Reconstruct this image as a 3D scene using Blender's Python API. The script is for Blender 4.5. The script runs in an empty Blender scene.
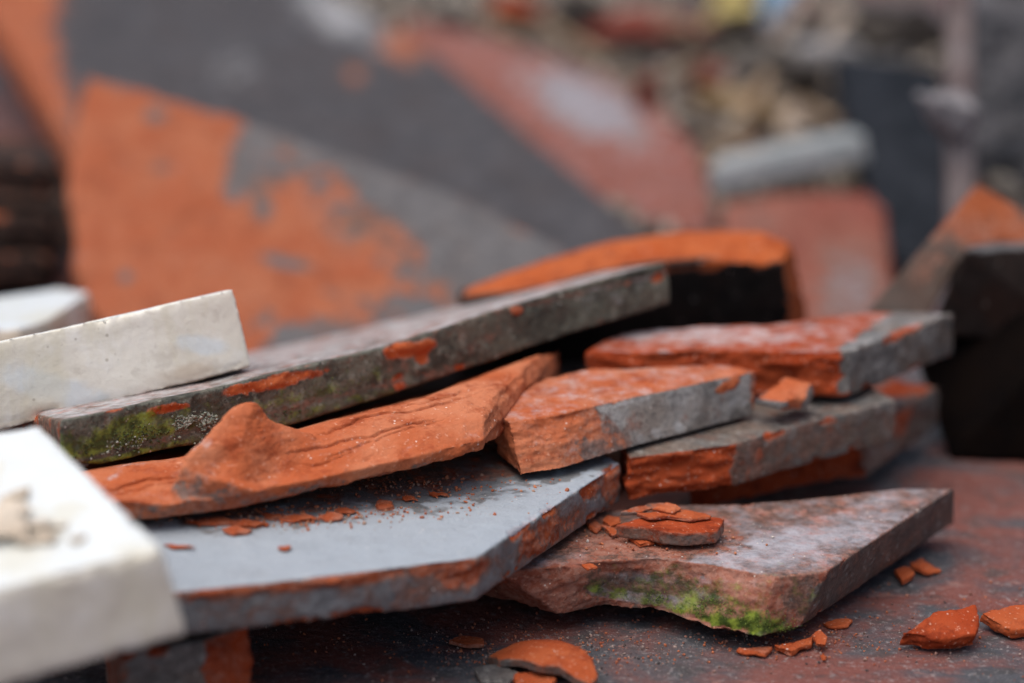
import bpy, bmesh, math, random
import numpy as np
from mathutils import Vector
random.seed(7); RNG = np.random.default_rng(7)
scene = bpy.context.scene
COL = scene.collection
S = 0.01                       # everything below is written in centimetres

# ------------------------------------------------------------------ camera
KPX = 0.000423                 # tangent per pixel
H = 25.3; PITCH = math.radians(18)
SP, CP = math.sin(PITCH), math.cos(PITCH)
FW = np.array([0, CP, -SP]); UPV = np.array([0, SP, CP]); RT = np.array([1., 0, 0]); CAM = np.array([0, 0, H])
cd = bpy.data.cameras.new("camera"); cam = bpy.data.objects.new("camera", cd); COL.objects.link(cam)
cam.location = (0, 0, H * S); cam.rotation_euler = (math.pi / 2 - PITCH, 0, 0)
cd.sensor_width = 36; cd.lens = 36 / (1024 * KPX)
cd.clip_start = 0.01; cd.clip_end = 100
cd.dof.use_dof = True; cd.dof.focus_distance = 0.592; cd.dof.aperture_fstop = 4.5
scene.camera = cam
# ------------------------------------------------------------------ light: overcast day
EL, AZ = math.radians(74), math.radians(235)
w = bpy.data.worlds.new("World"); scene.world = w; w.use_nodes = True
nt = w.node_tree; bg = nt.nodes['Background']
sky = nt.nodes.new('ShaderNodeTexSky'); sky.sky_type = 'NISHITA'; sky.sun_disc = False
sky.sun_elevation = EL; sky.sun_rotation = AZ; sky.air_density = 1.0; sky.dust_density = 6.0; sky.ozone_density = 0.6
nt.links.new(sky.outputs[0], bg.inputs[0]); bg.inputs[1].default_value = 0.10
sl = bpy.data.lights.new("sun", 'SUN'); so = bpy.data.objects.new("sun", sl); COL.objects.link(so)
sl.energy = 1.5; sl.angle = math.radians(75); sl.color = (1.0, 0.975, 0.94)
sd = Vector((math.sin(AZ) * math.cos(EL), math.cos(AZ) * math.cos(EL), math.sin(EL)))
so.rotation_euler = sd.to_track_quat('Z', 'Y').to_euler()
scene.view_settings.view_transform = 'Standard'; scene.view_settings.look = 'None'
scene.view_settings.exposure = 0.38; scene.view_settings.gamma = 1

# ------------------------------------------------------------------ projection helpers (cm)
def P(px, py, D):
    return CAM + D * (FW + (px - 512) * KPX * RT - (py - 341.5) * KPX * UPV)
def ray(px, py): return FW + (px - 512) * KPX * RT - (py - 341.5) * KPX * UPV
class Plane:
    def __init__(s, a, b, c):
        s.o = np.array(a, float); n = np.cross(np.array(b) - a, np.array(c) - a); n /= np.linalg.norm(n)
        if n[2] < 0: n = -n
        s.n = n
    def at(s, px, py):
        r = ray(px, py); t = np.dot(s.o - CAM, s.n) / np.dot(r, s.n); return CAM + t * r
def HZ(z): return Plane(np.array([0, 0, z]), np.array([1, 0, z]), np.array([0, 1, z]))
def PL(a, b, c): return Plane(P(*a), P(*b), P(*c))
def project(V):
    d = V - CAM; D = d @ FW
    return 512 + (d @ RT) / D / KPX, 341.5 - (d @ UPV) / D / KPX

# ------------------------------------------------------------------ numpy noise
def _hash(ix, iy, iz, seed):
    h = (ix * 374761393 + iy * 668265263 + iz * 2147483647 + seed * 1274126177) & 0xFFFFFFFF
    h = ((h ^ (h >> 13)) * 1274126177) & 0xFFFFFFFF
    h = ((h ^ (h >> 16)) * 2246822519) & 0xFFFFFFFF
    return ((h ^ (h >> 15)) & 0xFFFFFF) / 0xFFFFFF * 2 - 1
def vnoise(p, seed=0):
    p = np.asarray(p, float) + 1000.0 + seed * 3.17
    i = np.floor(p).astype(np.int64); f = p - i; f = f * f * f * (f * (f * 6 - 15) + 10)
    r = 0
    for dx in (0, 1):
        for dy in (0, 1):
            for dz in (0, 1):
                wgt = (f[:, 0] if dx else 1 - f[:, 0]) * (f[:, 1] if dy else 1 - f[:, 1]) * (f[:, 2] if dz else 1 - f[:, 2])
                r = r + wgt * _hash(i[:, 0] + dx, i[:, 1] + dy, i[:, 2] + dz, seed)
    return r
ROT = np.array([[.36, .48, -.8], [-.8, .6, 0], [.48, .64, .6]])
def fbm(p, seed=0, oct=4, gain=.5):
    a, s, t = 1., 0, 0; q = np.asarray(p, float)
    for k in range(oct):
        s = s + a * vnoise(q, seed + k); t += a; a *= gain; q = (q @ ROT.T) * 2.03
    return s / t
def sstep(a, b, x):
    t = np.clip((x - a) / (b - a), 0, 1); return t * t * (3 - 2 * t)

# ------------------------------------------------------------------ mesh helpers
def prism(top, bot):
    top = [np.array(p) for p in top]; bot = [np.array(p) for p in bot]; n = len(top)
    V = top + bot
    F = [tuple(range(n)), tuple(range(2 * n - 1, n - 1, -1))] + [(i, i + n, (i + 1) % n + n, (i + 1) % n) for i in range(n)]
    return V, F
def loft(rings):
    n = len(rings[0]); V = [np.array(p) for r in rings for p in r]; F = []
    for k in range(len(rings) - 1):
        for i in range(n):
            j = (i + 1) % n; F.append((k * n + i, k * n + j, (k + 1) * n + j, (k + 1) * n + i))
    F.append(tuple(range(n - 1, -1, -1))); m = (len(rings) - 1) * n; F.append(tuple(range(m, m + n)))
    return V, F
def hull(pts):
    bm = bmesh.new(); vs = [bm.verts.new(p) for p in pts]
    r = bmesh.ops.convex_hull(bm, input=vs)
    for v in [v for v in bm.verts if not v.link_faces]: bm.verts.remove(v)
    bm.verts.index_update(); V = [np.array(v.co) for v in bm.verts]; F = [tuple(v.index for v in f.verts) for f in bm.faces]
    bm.free(); return V, F
def remesh(solids, vox):
    bm = bmesh.new()
    for V, F in solids:
        b2 = bmesh.new(); vs = [b2.verts.new(p) for p in V]
        for f in F: b2.faces.new([vs[i] for i in f])
        bmesh.ops.triangulate(b2, faces=b2.faces[:]); bmesh.ops.recalc_face_normals(b2, faces=b2.faces[:])
        m_ = bpy.data.meshes.new('t'); b2.to_mesh(m_); b2.free(); bm.from_mesh(m_); bpy.data.meshes.remove(m_)
    me = bpy.data.meshes.new('t'); bm.to_mesh(me); bm.free()
    o = bpy.data.objects.new('t', me); COL.objects.link(o)
    md = o.modifiers.new('r', 'REMESH'); md.mode = 'VOXEL'; md.voxel_size = vox; md.adaptivity = 0
    dg = bpy.context.evaluated_depsgraph_get(); ev = o.evaluated_get(dg); m2 = bpy.data.meshes.new_from_object(ev)
    bpy.data.objects.remove(o); bpy.data.meshes.remove(me)
    return m2
def getco(me):
    a = np.empty(len(me.vertices) * 3); me.vertices.foreach_get('co', a); return a.reshape(-1, 3)
def getno(me):
    a = np.empty(len(me.vertices) * 3, dtype=np.float32); me.vertex_normals.foreach_get('vector', a); return a.reshape(-1, 3).astype(float)
def finish(name, me, V, mat, attrs=None, parent=None, origin=None):
    """V in cm, world. Sets the origin at the base of the thing, links, shades smooth."""
    if origin is None:
        origin = np.array([V[:, 0].mean(), V[:, 1].mean(), V[:, 2].min()])
    L = (V - origin) * S
    me.vertices.foreach_set('co', L.astype(np.float32).ravel()); me.update()
    me.polygons.foreach_set('use_smooth', np.ones(len(me.polygons), bool))
    for k, a in (attrs or {}).items():
        at = me.attributes.new(k, 'FLOAT', 'POINT'); at.data.foreach_set('value', np.clip(a, 0, 1).astype(np.float32))
    me.materials.clear(); me.materials.append(mat)
    me.name = name
    o = bpy.data.objects.new(name, me); COL.objects.link(o)
    if parent is not None:
        o.parent = parent; o.location = Vector(origin) * S - parent.location
    else: o.location = Vector(origin) * S
    return o
def tag(o, label=None, cat=None, group=None, kind=None):
    if label: o['label'] = label
    if cat: o['category'] = cat
    if group: o['group'] = group
    if kind or cat: o['kind'] = kind or 'thing'
    return o

# ------------------------------------------------------------------ materials
class NG:
    def __init__(s, name):
        s.m = bpy.data.materials.new(name); s.m.use_nodes = True; s.nt = s.m.node_tree
        s.b = s.nt.nodes['Principled BSDF']; s.tc = s.nt.nodes.new('ShaderNodeTexCoord')
    def link(s, a, b): s.nt.links.new(a, b)
    def noise(s, scale, det=5, rough=.55, vec=None, dist=0):
        n = s.nt.nodes.new('ShaderNodeTexNoise'); n.inputs['Scale'].default_value = scale; n.inputs['Detail'].default_value = det
        n.inputs['Roughness'].default_value = rough; n.inputs['Distortion'].default_value = dist
        s.link(vec if vec is not None else s.tc.outputs['Object'], n.inputs['Vector']); return n.outputs['Fac']
    def vor(s, scale, feat='F1'):
        n = s.nt.nodes.new('ShaderNodeTexVoronoi'); n.feature = feat; n.inputs['Scale'].default_value = scale
        s.link(s.tc.outputs['Object'], n.inputs['Vector']); return n.outputs['Distance']
    def scalevec(s, sx, sy, sz):
        n = s.nt.nodes.new('ShaderNodeMapping'); n.inputs['Scale'].default_value = (sx, sy, sz)
        s.link(s.tc.outputs['Object'], n.inputs['Vector']); return n.outputs[0]
    def attr(s, k):
        n = s.nt.nodes.new('ShaderNodeAttribute'); n.attribute_name = k; return n.outputs['Fac']
    def math(s, op, a, b=None, clamp=False):
        n = s.nt.nodes.new('ShaderNodeMath'); n.operation = op; n.use_clamp = clamp
        for i, x in enumerate((a, b)):
            if x is None: continue
            if isinstance(x, (int, float)): n.inputs[i].default_value = x
            else: s.link(x, n.inputs[i])
        return n.outputs[0]
    def ramp(s, x, lo, hi, a=0, b=1):
        n = s.nt.nodes.new('ShaderNodeMapRange'); n.interpolation_type = 'SMOOTHSTEP'
        s.link(x, n.inputs[0]); n.inputs[1].default_value = lo; n.inputs[2].default_value = hi
        n.inputs[3].default_value = a; n.inputs[4].default_value = b; return n.outputs[0]
    def mix(s, f, a, b):
        n = s.nt.nodes.new('ShaderNodeMix'); n.data_type = 'RGBA'
        if isinstance(f, (int, float)): n.inputs[0].default_value = f
        else: s.link(f, n.inputs[0])
        for i, x in ((6, a), (7, b)):
            if isinstance(x, tuple): n.inputs[i].default_value = (*x, 1)
            else: s.link(x, n.inputs[i])
        return n.outputs[2]
    def bump(s, h, dist, strength=1, prev=None):
        n = s.nt.nodes.new('ShaderNodeBump'); n.inputs['Distance'].default_value = dist; n.inputs['Strength'].default_value = strength
        s.link(h, n.inputs['Height'])
        if prev is not None: s.link(prev, n.inputs['Normal'])
        return n.outputs[0]

ORANGE = (.40, .075, .022); ORANGE2 = (.46, .115, .042); RED = (.21, .032, .012)
def tile_mat(name, c1=ORANGE, c2=ORANGE2, c3=RED, p1=(.075, .07, .07), p2=(.17, .16, .155), p3=(.13, .10, .085), prough=.5, dust_sky_col=(.52, .53, .55), pale=(.36, .35, .33), spec=.4, mott=.75, seed=0):
    g = NG(name)
    off = g.scalevec(1, 1, 1)
    off.node.inputs['Location'].default_value = (seed * .37, seed * .21, seed * .13)
    n1 = g.noise(45, 6, .6, off); n2 = g.noise(260, 5, .6, off); n3 = g.noise(900, 3, .5, off); n4 = g.noise(110, 8, .7, off)
    # bare clay
    clay = g.mix(g.ramp(n1, .38, .66), c1, c2)
    clay = g.mix(g.ramp(n4, .48, .66, 0, .85), clay, c3)
    clay = g.mix(g.ramp(n3, .62, .72, 0, .45), clay, (.72, .42, .30))
    # weathered skin
    pat = g.mix(g.ramp(n4, .36, .64), p1, p2)
    pat = g.mix(g.ramp(n1, .45, .62, 0, .7), pat, p3)
    pat = g.mix(g.ramp(n2, .54, .68, 0, .7 * mott), pat, pale)
    pat = g.mix(g.ramp(g.noise(70, 9, .75, off, .5), .54, .60, 0, .55 * mott), pat, (p1[0] * .45, p1[1] * .42, p1[2] * .4))
    pat = g.mix(g.ramp(n3, .56, .66, 0, .75 * mott), pat, (p1[0] * .3, p1[1] * .3, p1[2] * .3))
    pat = g.mix(g.ramp(g.noise(420, 6, .7, off), .58, .66, 0, .6 * mott), pat, pale)
    nb = g.noise(170, 10, .75, off); nf = g.noise(600, 4, .6, off)
    f0 = g.math('ADD', g.attr('clay'), g.math('MULTIPLY', g.math('SUBTRACT', nb, .5), 1.3))
    # worn brown stage between the skin and the bare clay
    pat = g.mix(g.ramp(f0, .18, .42, 0, .8), pat, g.mix(g.ramp(nf, .35, .65), (.10, .05, .035), (.24, .115, .08)))
    f = g.ramp(f0, .44, .54)
    clay = g.mix(g.ramp(f0, .95, .60, 0, .45), clay, g.mix(g.ramp(nf, .4, .6), (.22, .07, .04), (.34, .20, .155)))
    col = g.mix(f, pat, clay)
    # pale dusty bloom / efflorescence, also painted sky sheen
    df = g.math('ADD', g.attr('dust_sky'), g.math('MULTIPLY', g.math('SUBTRACT', g.noise(190, 8, .7, off), .5), 1.5 * mott))
    df = g.math('MULTIPLY', g.ramp(df, .35, .85), g.ramp(g.attr('dust_sky'), 0, .25, 0, .85))
    col = g.mix(df, col, dust_sky_col)
    # moss
    mf = g.math('ADD', g.attr('moss'), g.math('MULTIPLY', g.math('SUBTRACT', g.noise(230, 7, .7, off), .5), 1.1))
    mf = g.math('MULTIPLY', g.ramp(mf, .42, .75), g.ramp(g.attr('moss'), 0, .2))
    mc = g.mix(g.ramp(n2, .4, .62), (.035, .055, .012), (.19, .24, .035))
    col = g.mix(mf, col, mc)
    # sparse pale grains
    sp = g.ramp(g.vor(520), .17, .10)
    sp = g.math('MULTIPLY', sp, g.ramp(g.noise(130, 2, .5, off), .58, .66))
    col = g.mix(g.math('MULTIPLY', sp, .8), col, (.75, .68, .62))
    g.link(col, g.b.inputs['Base Color'])
    r = g.ramp(f, 0, 1, prough, .9); r2 = g.math('MULTIPLY', g.ramp(n2, .3, .7, -.12, .12), 1)
    rr = g.math('ADD', r, r2); rr = g.math('ADD', rr, g.math('MULTIPLY', df, .2), True)
    g.link(rr, g.b.inputs['Roughness']); g.link(g.ramp(f, 0, 1, spec, .08), g.b.inputs['Specular IOR Level'])
    b = g.bump(n4, .0009, .7); b = g.bump(n2, .0006, .8, b); b = g.bump(n3, .0003, .8, b)
    g.link(b, g.b.inputs['Normal'])
    return g.m

def stone_mat(name='cream_stone'):
    g = NG(name)
    n1 = g.noise(28, 6, .6, dist=.4); n2 = g.noise(140, 6, .6); n3 = g.noise(700, 3)
    c = g.mix(g.ramp(n1, .35, .65), (.80, .77, .69), (.70, .66, .57))
    c = g.mix(g.ramp(n2, .5, .68, 0, .5), c, (.84, .83, .79))
    c = g.mix(g.ramp(n2, .44, .34, 0, .35), c, (.45, .40, .33))
    c = g.mix(g.math('MULTIPLY', g.attr('dust_sky'), .8), c, (.67, .745, .79))  # bluish skylight painted on the block tops, plus pale side mottles
    st = g.noise(60, 5, .6, g.scalevec(1, 1, .18)); c = g.mix(g.ramp(st, .52, .66, 0, .4), c, (.60, .55, .38)); pt = g.ramp(g.vor(330), .22, .12); pt = g.math('MULTIPLY', pt, g.ramp(n2, .5, .6)); c = g.mix(g.math('MULTIPLY', pt, .6), c, (.34, .29, .22))
    c = g.mix(g.math('MULTIPLY', g.attr('clay'), g.ramp(n1, .3, .6)), c, (.45, .32, .2))
    g.link(c, g.b.inputs['Base Color']); g.b.inputs['Roughness'].default_value = .42
    b = g.bump(n1, .001, .3); b = g.bump(n2, .0004, .6, b); b = g.bump(n3, .00015, .6, b)
    g.link(b, g.b.inputs['Normal']); return g.m
def plain_mat(name, c1, c2, c3=None, rough=.85, sc=60, bump=.001):
    g = NG(name); n1 = g.noise(sc, 6, .62); n2 = g.noise(sc * 6, 4)
    c = g.mix(g.ramp(n1, .38, .62), c1, c2)
    if c3: c = g.mix(g.ramp(n2, .5, .68, 0, .7), c, c3)
    g.link(c, g.b.inputs['Base Color']); g.b.inputs['Roughness'].default_value = rough; g.b.inputs['Specular IOR Level'].default_value = .06
    b = g.bump(n1, bump, .7); b = g.bump(n2, bump * .4, .7, b); g.link(b, g.b.inputs['Normal']); return g.m

M_TILE = tile_mat('weathered_tile')
M_GREYTOP = tile_mat('blue_grey_tile', p1=(.13, .14, .15), p2=(.22, .235, .25), p3=(.16, .15, .15), prough=.42, dust_sky_col=(.365, .415, .47), mott=.35, seed=2)  # pale blue dusty colour also paints the sky sheen of the top
M_MOSSY = tile_mat('mossy_tile', pale=(.28, .29, .24), p1=(.035, .036, .028), p2=(.13, .13, .10), p3=(.11, .095, .07), seed=3)
M_GREEN = tile_mat('stained_tile', c1=(.27, .088, .058), c2=(.34, .155, .115), c3=(.16, .045, .03), p1=(.05, .042, .04), p2=(.11, .09, .08), p3=(.09, .06, .048), dust_sky_col=(.44, .45, .51), mott=.5, prough=.4, seed=4)
M_LIGHT = tile_mat('pale_orange_tile', c1=(.43, .105, .04), c2=(.52, .185, .095), c3=(.28, .055, .021), p1=(.15, .145, .14), p2=(.31, .30, .29), p3=(.22, .18, .15), seed=5)
M_DARK = tile_mat('blackened_shade_tile', c1=(.38, .08, .022), c2=(.43, .11, .035), c3=(.22, .042, .014), p1=(.012, .011, .011), p2=(.022, .019, .018), p3=(.028, .018, .015), pale=(.05, .045, .04), prough=.85, spec=.15, seed=6)  # blackened clay tone, also darkened to carry shade in the hollows
M_RED = tile_mat('deep_red_tile', c1=(.31, .048, .015), c2=(.37, .07, .024), c3=(.15, .022, .009), p1=(.09, .085, .08), p2=(.2, .19, .18), p3=(.17, .12, .09), seed=7)
M_FAR = tile_mat('slate_grey_tile', spec=.2, prough=.8, c1=(.32, .09, .042), c2=(.35, .12, .062), c3=(.23, .066, .034), p1=(.045, .044, .05), p2=(.08, .077, .084), p3=(.06, .052, .054), pale=(.13, .125, .13), seed=8)
M_NEARGREY = tile_mat('flaked_grey_tile', spec=.2, prough=.85, c1=(.32, .09, .042), c2=(.35, .12, .062), c3=(.23, .066, .034), p1=(.10, .097, .102), p2=(.14, .135, .14), p3=(.13, .11, .105), pale=(.20, .19, .19), seed=12)
M_SHADE = tile_mat('shade_brown_tile', c1=(.36, .075, .022), c2=(.40, .10, .032), c3=(.2, .04, .014), p1=(.013, .009, .008), p2=(.024, .017, .015), p3=(.03, .014, .01), pale=(.05, .045, .04), mott=.3, prough=.85, spec=.15, seed=14)  # brown tile colour darkened to carry the right hollow's shade
M_PINK = tile_mat('pink_red_tile', dust_sky_col=(.34, .33, .37), spec=.2, prough=.8, c1=(.17, .04, .030), c2=(.21, .062, .05), c3=(.09, .03, .024), p1=(.16, .15, .17), p2=(.24, .23, .25), p3=(.18, .14, .15), seed=9)
M_CHIP = tile_mat('fresh_clay_flake', c1=(.36, .072, .024), c2=(.43, .115, .045), c3=(.24, .042, .016), seed=10)
M_STONE = stone_mat()

# ------------------------------------------------------------------ general broken-slab builder
def ell(px, py, cx, cy, rx, ry, ang=0):
    a = math.radians(ang); dx, dy = px - cx, py - cy
    u = dx * math.cos(a) + dy * math.sin(a); v = -dx * math.sin(a) + dy * math.cos(a)
    return np.sqrt((u / rx) ** 2 + (v / ry) ** 2)
def inpoly(px, py, poly):
    ins = np.zeros(len(px), bool); d = np.full(len(px), 1e9); n = len(poly)
    for i in range(n):
        x1, y1 = poly[i]; x2, y2 = poly[(i + 1) % n]
        c = ((y1 > py) != (y2 > py)) & (px < (x2 - x1) * (py - y1) / ((y2 - y1) or 1e-9) + x1); ins ^= c
        ex, ey = x2 - x1, y2 - y1; t = np.clip(((px - x1) * ex + (py - y1) * ey) / (ex * ex + ey * ey + 1e-9), 0, 1)
        d = np.minimum(d, np.hypot(px - x1 - t * ex, py - y1 - t * ey))
    return np.where(ins, d, -d)

def slab(name, mat, top, thick=None, bot=None, sides=None, top_clay=0, bot_clay=.3, vox=.08, seed=0, skin=.007, rough=.07,
         chip=.12, chipthr=.17, chipclay=.9, paint=(), extra=(), dust_sky=0, deform=None, parent=None, raw=None, calm=None, blend=None, sagtop=.03, edger=.0):
    """broken slab. top/bot = rings of points in cm; sides = per edge clay value (roughness follows it)."""
    top = [np.array(p, float) for p in top]; n = len(top)
    nrm = np.zeros(3); c = sum(top) / n
    for i in range(n): nrm += np.cross(top[i] - c, top[(i + 1) % n] - c)
    nrm /= np.linalg.norm(nrm)
    if nrm[2] < 0: nrm = -nrm
    if bot is None: bot = [p - nrm * thick for p in top]
    bot = [np.array(p, float) for p in bot]
    T = float(np.mean([np.dot(a - b, nrm) for a, b in zip(top, bot)]))
    solids = raw if raw is not None else [prism(top, bot)]
    me = remesh(list(solids) + list(extra), vox)
    V = getco(me)
    if blend:
        bx_, by_ = project(V); wb_ = (np.exp(-ell(bx_, by_, *blend[0]) ** 4) * .9)[:, None]
        E = np.empty(len(me.edges) * 2, dtype=np.int32); me.edges.foreach_get('vertices', E); E = E.reshape(-1, 2); dg_ = np.bincount(E.ravel(), minlength=len(V))[:, None]
        for _ in range(blend[1]):
            A_s = np.stack([np.bincount(E[:, 0], V[E[:, 1], k], len(V)) + np.bincount(E[:, 1], V[E[:, 0], k], len(V)) for k in range(3)], 1) / dg_
            V = V + (A_s - V) * wb_
        me.vertices.foreach_set('co', V.astype(np.float32).ravel()); me.update()
    N = getno(me)
    sides = sides if sides is not None else [.0] * n
    ax = np.cross(nrm, [0, 1, .1]); ax /= np.linalg.norm(ax); ay = np.cross(nrm, ax)
    R = V - c; U = np.stack([R @ ax, R @ ay], 1); W = -(R @ nrm)
    s = np.clip(W / T, 0, 1)[:, None]
    warp = fbm(V * .9, seed + 50, 3) * .12
    wv = np.stack([fbm(V * 1.4, seed + 91, 4), fbm(V * 1.4 + 5, seed + 95, 4)], 1) * .45
    best = np.full(len(V), 1e9); bestw = best.copy(); idx = np.zeros(len(V), int)
    for i in range(n):
        q = []
        for j in (i, (i + 1) % n):
            a = np.array([(top[j] - c) @ ax, (top[j] - c) @ ay]); b = np.array([(bot[j] - c) @ ax, (bot[j] - c) @ ay])
            q.append(a * (1 - s) + b * s)
        e = q[1] - q[0]; t = np.clip(((U - q[0]) * e).sum(1) / ((e * e).sum(1) + 1e-9), 0, 1)
        d = np.linalg.norm(U - q[0] - t[:, None] * e, axis=1)
        best = np.minimum(best, d)
        Uw = U + wv; t = np.clip(((Uw - q[0]) * e).sum(1) / ((e * e).sum(1) + 1e-9), 0, 1); d = np.linalg.norm(Uw - q[0] - t[:, None] * e, axis=1)
        m = d < bestw; bestw[m] = d[m]; idx[m] = i
    sc = np.array(sides, float)[idx]
    wt = sstep(.10, -.10, np.abs(W) - best + warp * .3) * sstep(.45 * T, .1 * T, W)         # on the top skin
    wb = sstep(.10, -.10, np.abs(T - W) - best) * sstep(.6 * T, .9 * T, W)
    ws = 1 - np.maximum(wt, wb)
    clay = wt * top_clay + wb * bot_clay + ws * sc
    A = dict(clay=clay, dust_sky=wt * dust_sky, moss=np.zeros(len(V)), lichen=np.zeros(len(V)))
    px, py = project(V)
    nz = fbm(V * 1.6, seed + 9, 4); nz2 = fbm(V * 5, seed + 19, 3)
    for pt in paint:
        kind, where, shape, val = pt[:4]; soft = pt[4] if len(pt) > 4 else .25
        if shape[0] == 'e': mk = sstep(1 + soft, 1 - soft, ell(px, py, *shape[1:]) + nz * .5 + nz2 * .25)
        else: mk = sstep(-10 * soft - 1, 10 * soft + 1, inpoly(px, py, shape[1]) + (nz * 14 + nz2 * 6) * soft * 3)
        ww = {'top': wt, 'side': ws, 'any': 1}[where] * mk
        A[kind] = A[kind] * (1 - ww) + val * ww
    # relief
    lay = np.stack([R @ ax * 1.1, R @ ay * 1.1, W * 3.2], 1)
    broken = sstep(.35, .7, A['clay']) * ws + (sstep(.5, .9, A['clay']) * wt) * .35 + wb * .3
    rg = 1 - np.abs(fbm(lay * 1.3 + 7, seed + 2, 4)) * 3.2
    tt = fbm(lay * .8 + 3, seed + 60, 4) * 7; ter = (np.floor(tt) + sstep(.35, .65, tt - np.floor(tt))) / 7
    if calm: broken = broken * (1 - .4 * np.exp(-ell(px, py, *calm) ** 4))
    dz = rough * broken * (fbm(lay * 1.6, seed, 5, .6) * 1.2 + ter * 2.4 - .4 * np.maximum(rg, 0) ** 2) + skin * fbm(V * 1.5, seed + 5, 5, .62) * 2
    dz = dz + wt * sagtop * fbm(V * .25, seed + 31, 2)
    e = np.exp(-(np.minimum(np.abs(W), np.abs(T - W)) ** 2 + best ** 2) / (.16 ** 2))
    ch = np.maximum(fbm(V * 1.3, seed + 77, 4) - chipthr + .12 * fbm(V * 6, seed + 78, 2), 0) * e
    dz = dz - ch * chip * 6 - e * (.02 + edger)
    A['clay'] = np.maximum(A['clay'], np.clip(ch * 9, 0, 1) * chipclay)
    V = V + N * dz[:, None]
    if deform: V = deform(V)
    A.pop('lichen')
    return finish(name, me, V, mat, A, parent)

def pp(plane, pts): return [plane.at(*p) for p in pts]

# ------------------------------------------------------------------ setting: ground
def axis(fine0, fine1, step, lo, hi):
    a = list(np.arange(fine0, fine1 + step / 2, step)); x, s_ = fine1, step
    while x < hi: s_ *= 1.35; x += s_; a.append(min(x, hi))
    x, s_ = fine0, step; b = []
    while x > lo: s_ *= 1.35; x -= s_; b.append(max(x, lo))
    return np.array(b[::-1] + a)
def grid(X, Y, name, mat, fn, kind='structure', attrs=None):
    gx, gy = np.meshgrid(X, Y); V = np.stack([gx.ravel(), gy.ravel(), np.zeros(gx.size)], 1); V[:, 2] = fn(V)
    nx, ny = len(X), len(Y); i = np.arange(nx * ny).reshape(ny, nx)
    F = np.stack([i[:-1, :-1], i[:-1, 1:], i[1:, 1:], i[1:, :-1]], -1).reshape(-1, 4)
    me = bpy.data.meshes.new(name); me.from_pydata(V.tolist(), [], F.tolist())
    o = finish(name, me, V, mat, attrs(V) if attrs else None, origin=np.zeros(3)); o['kind'] = kind; return o
def ground_mat():
    g = NG('dusty_red_ground')
    v = g.scalevec(1, 1.35, 1); n1 = g.noise(22, 7, .62, v, .6); n2 = g.noise(90, 8, .68, v, .3); n3 = g.noise(500, 4, .6); n4 = g.noise(1400, 2)
    c = g.mix(g.ramp(n1, .42, .60), (.17, .052, .040), (.058, .060, .070))
    c = g.mix(g.ramp(n2, .50, .66, 0, .75), c, (.045, .04, .04))
    c = g.mix(g.ramp(n2, .42, .30, 0, .7), c, (.30, .15, .125))
    c = g.mix(g.ramp(n3, .56, .68, 0, .5), c, (.30, .27, .27))
    c = g.mix(g.ramp(n4, .63, .72, 0, .6), c, (.40, .36, .34))
    g.link(c, g.b.inputs['Base Color']); g.link(g.ramp(n2, .3, .7, .45, .85), g.b.inputs['Roughness'])
    b = g.bump(n1, .003, .5); b = g.bump(n2, .002, .7, b); b = g.bump(n3, .0007, .8, b); g.link(b, g.b.inputs['Normal']); return g.m
def heap(V):
    r = sstep(88, 190, V[:, 1]) * 9 + sstep(150, 330, V[:, 1]) * 14
    return r * (1 + .15 * fbm(V * .03, 4, 3)) + .9 * sstep(95, 130, V[:, 1]) * fbm(V * .12, 5, 3)
def gz(V): return heap(V) + .10 * fbm(V * .25, 1, 3) + .05 * fbm(V * 1.1, 2, 5, .6)
grid(axis(-32, 32, .16, -300, 300), axis(44, 80, .16, -200, 400), 'ground', ground_mat(), gz)
def gzp(x, y): return float(gz(np.array([[x, y, 0.]]))[0])

# ------------------------------------------------------------------ TILES IN THE STACK
# 1 stained tile on the ground, lower right
top = HZ(1.9)
t_in = pp(top, [(955, 488), (900, 488), (820, 497), (740, 503), (660, 505), (560, 515), (480, 560), (500, 572), (560, 566), (600, 560), (660, 558), (720, 566), (775, 577), (828, 571)])
low = HZ(.55)
b_in = pp(low, [(955, 523), (900, 523), (820, 530), (740, 535), (660, 538), (560, 548), (470, 592), (498, 600), (560, 615), (605, 606), (665, 612), (715, 630), (760, 637), (802, 627)])
o1 = slab('clay_tile', M_GREEN, t_in, bot=b_in, sides=[0, 0, .4, .6, .6, .9, .9, .95, .6, .7, .65, .7, .6, .2], top_clay=.42, dust_sky=.45, vox=.055, seed=11,
     rough=.045, skin=.012, chip=.07, paint=[
     ('moss', 'any', ('e', 735, 614, 66, 17, 14), .95, .5), ('moss', 'any', ('e', 665, 600, 90, 10, 10), .62, .5),
     ('moss', 'any', ('e', 780, 590, 40, 30, 0), .42, .5), ('moss', 'any', ('e', 690, 582, 120, 16, 6), .5, .8), ('clay', 'side', ('e', 650, 590, 60, 14, 8), .35, .5), ('clay', 'side', ('e', 800, 590, 12, 30, 20), .4, .5),
     ('clay', 'top', ('e', 640, 545, 70, 14, 0), .55, .5), ('clay', 'any', ('e', 540, 585, 42, 26, 0), .62, .2), ('dust_sky', 'side', ('e', 700, 580, 110, 9, 4), .45, .6), ('clay', 'top', ('e', 880, 520, 60, 14, -10), .42, .5),
     ('dust_sky', 'top', ('e', 780, 548, 100, 20, -12), .66, .6), ('dust_sky', 'top', ('e', 860, 510, 60, 9, -20), .55, .5), ('dust_sky', 'top', ('e', 640, 540, 90, 20, 0), .35), ('dust_sky', 'any', ('e', 650, 600, 70, 7, 8), .5, .4)]
     )
tag(o1, 'stained red and grey tile with bright green mossy corner, lowest tile at the right', 'roof tile', 'broken roof tiles in the stack')
G = 'broken roof tiles in the stack'
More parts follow.
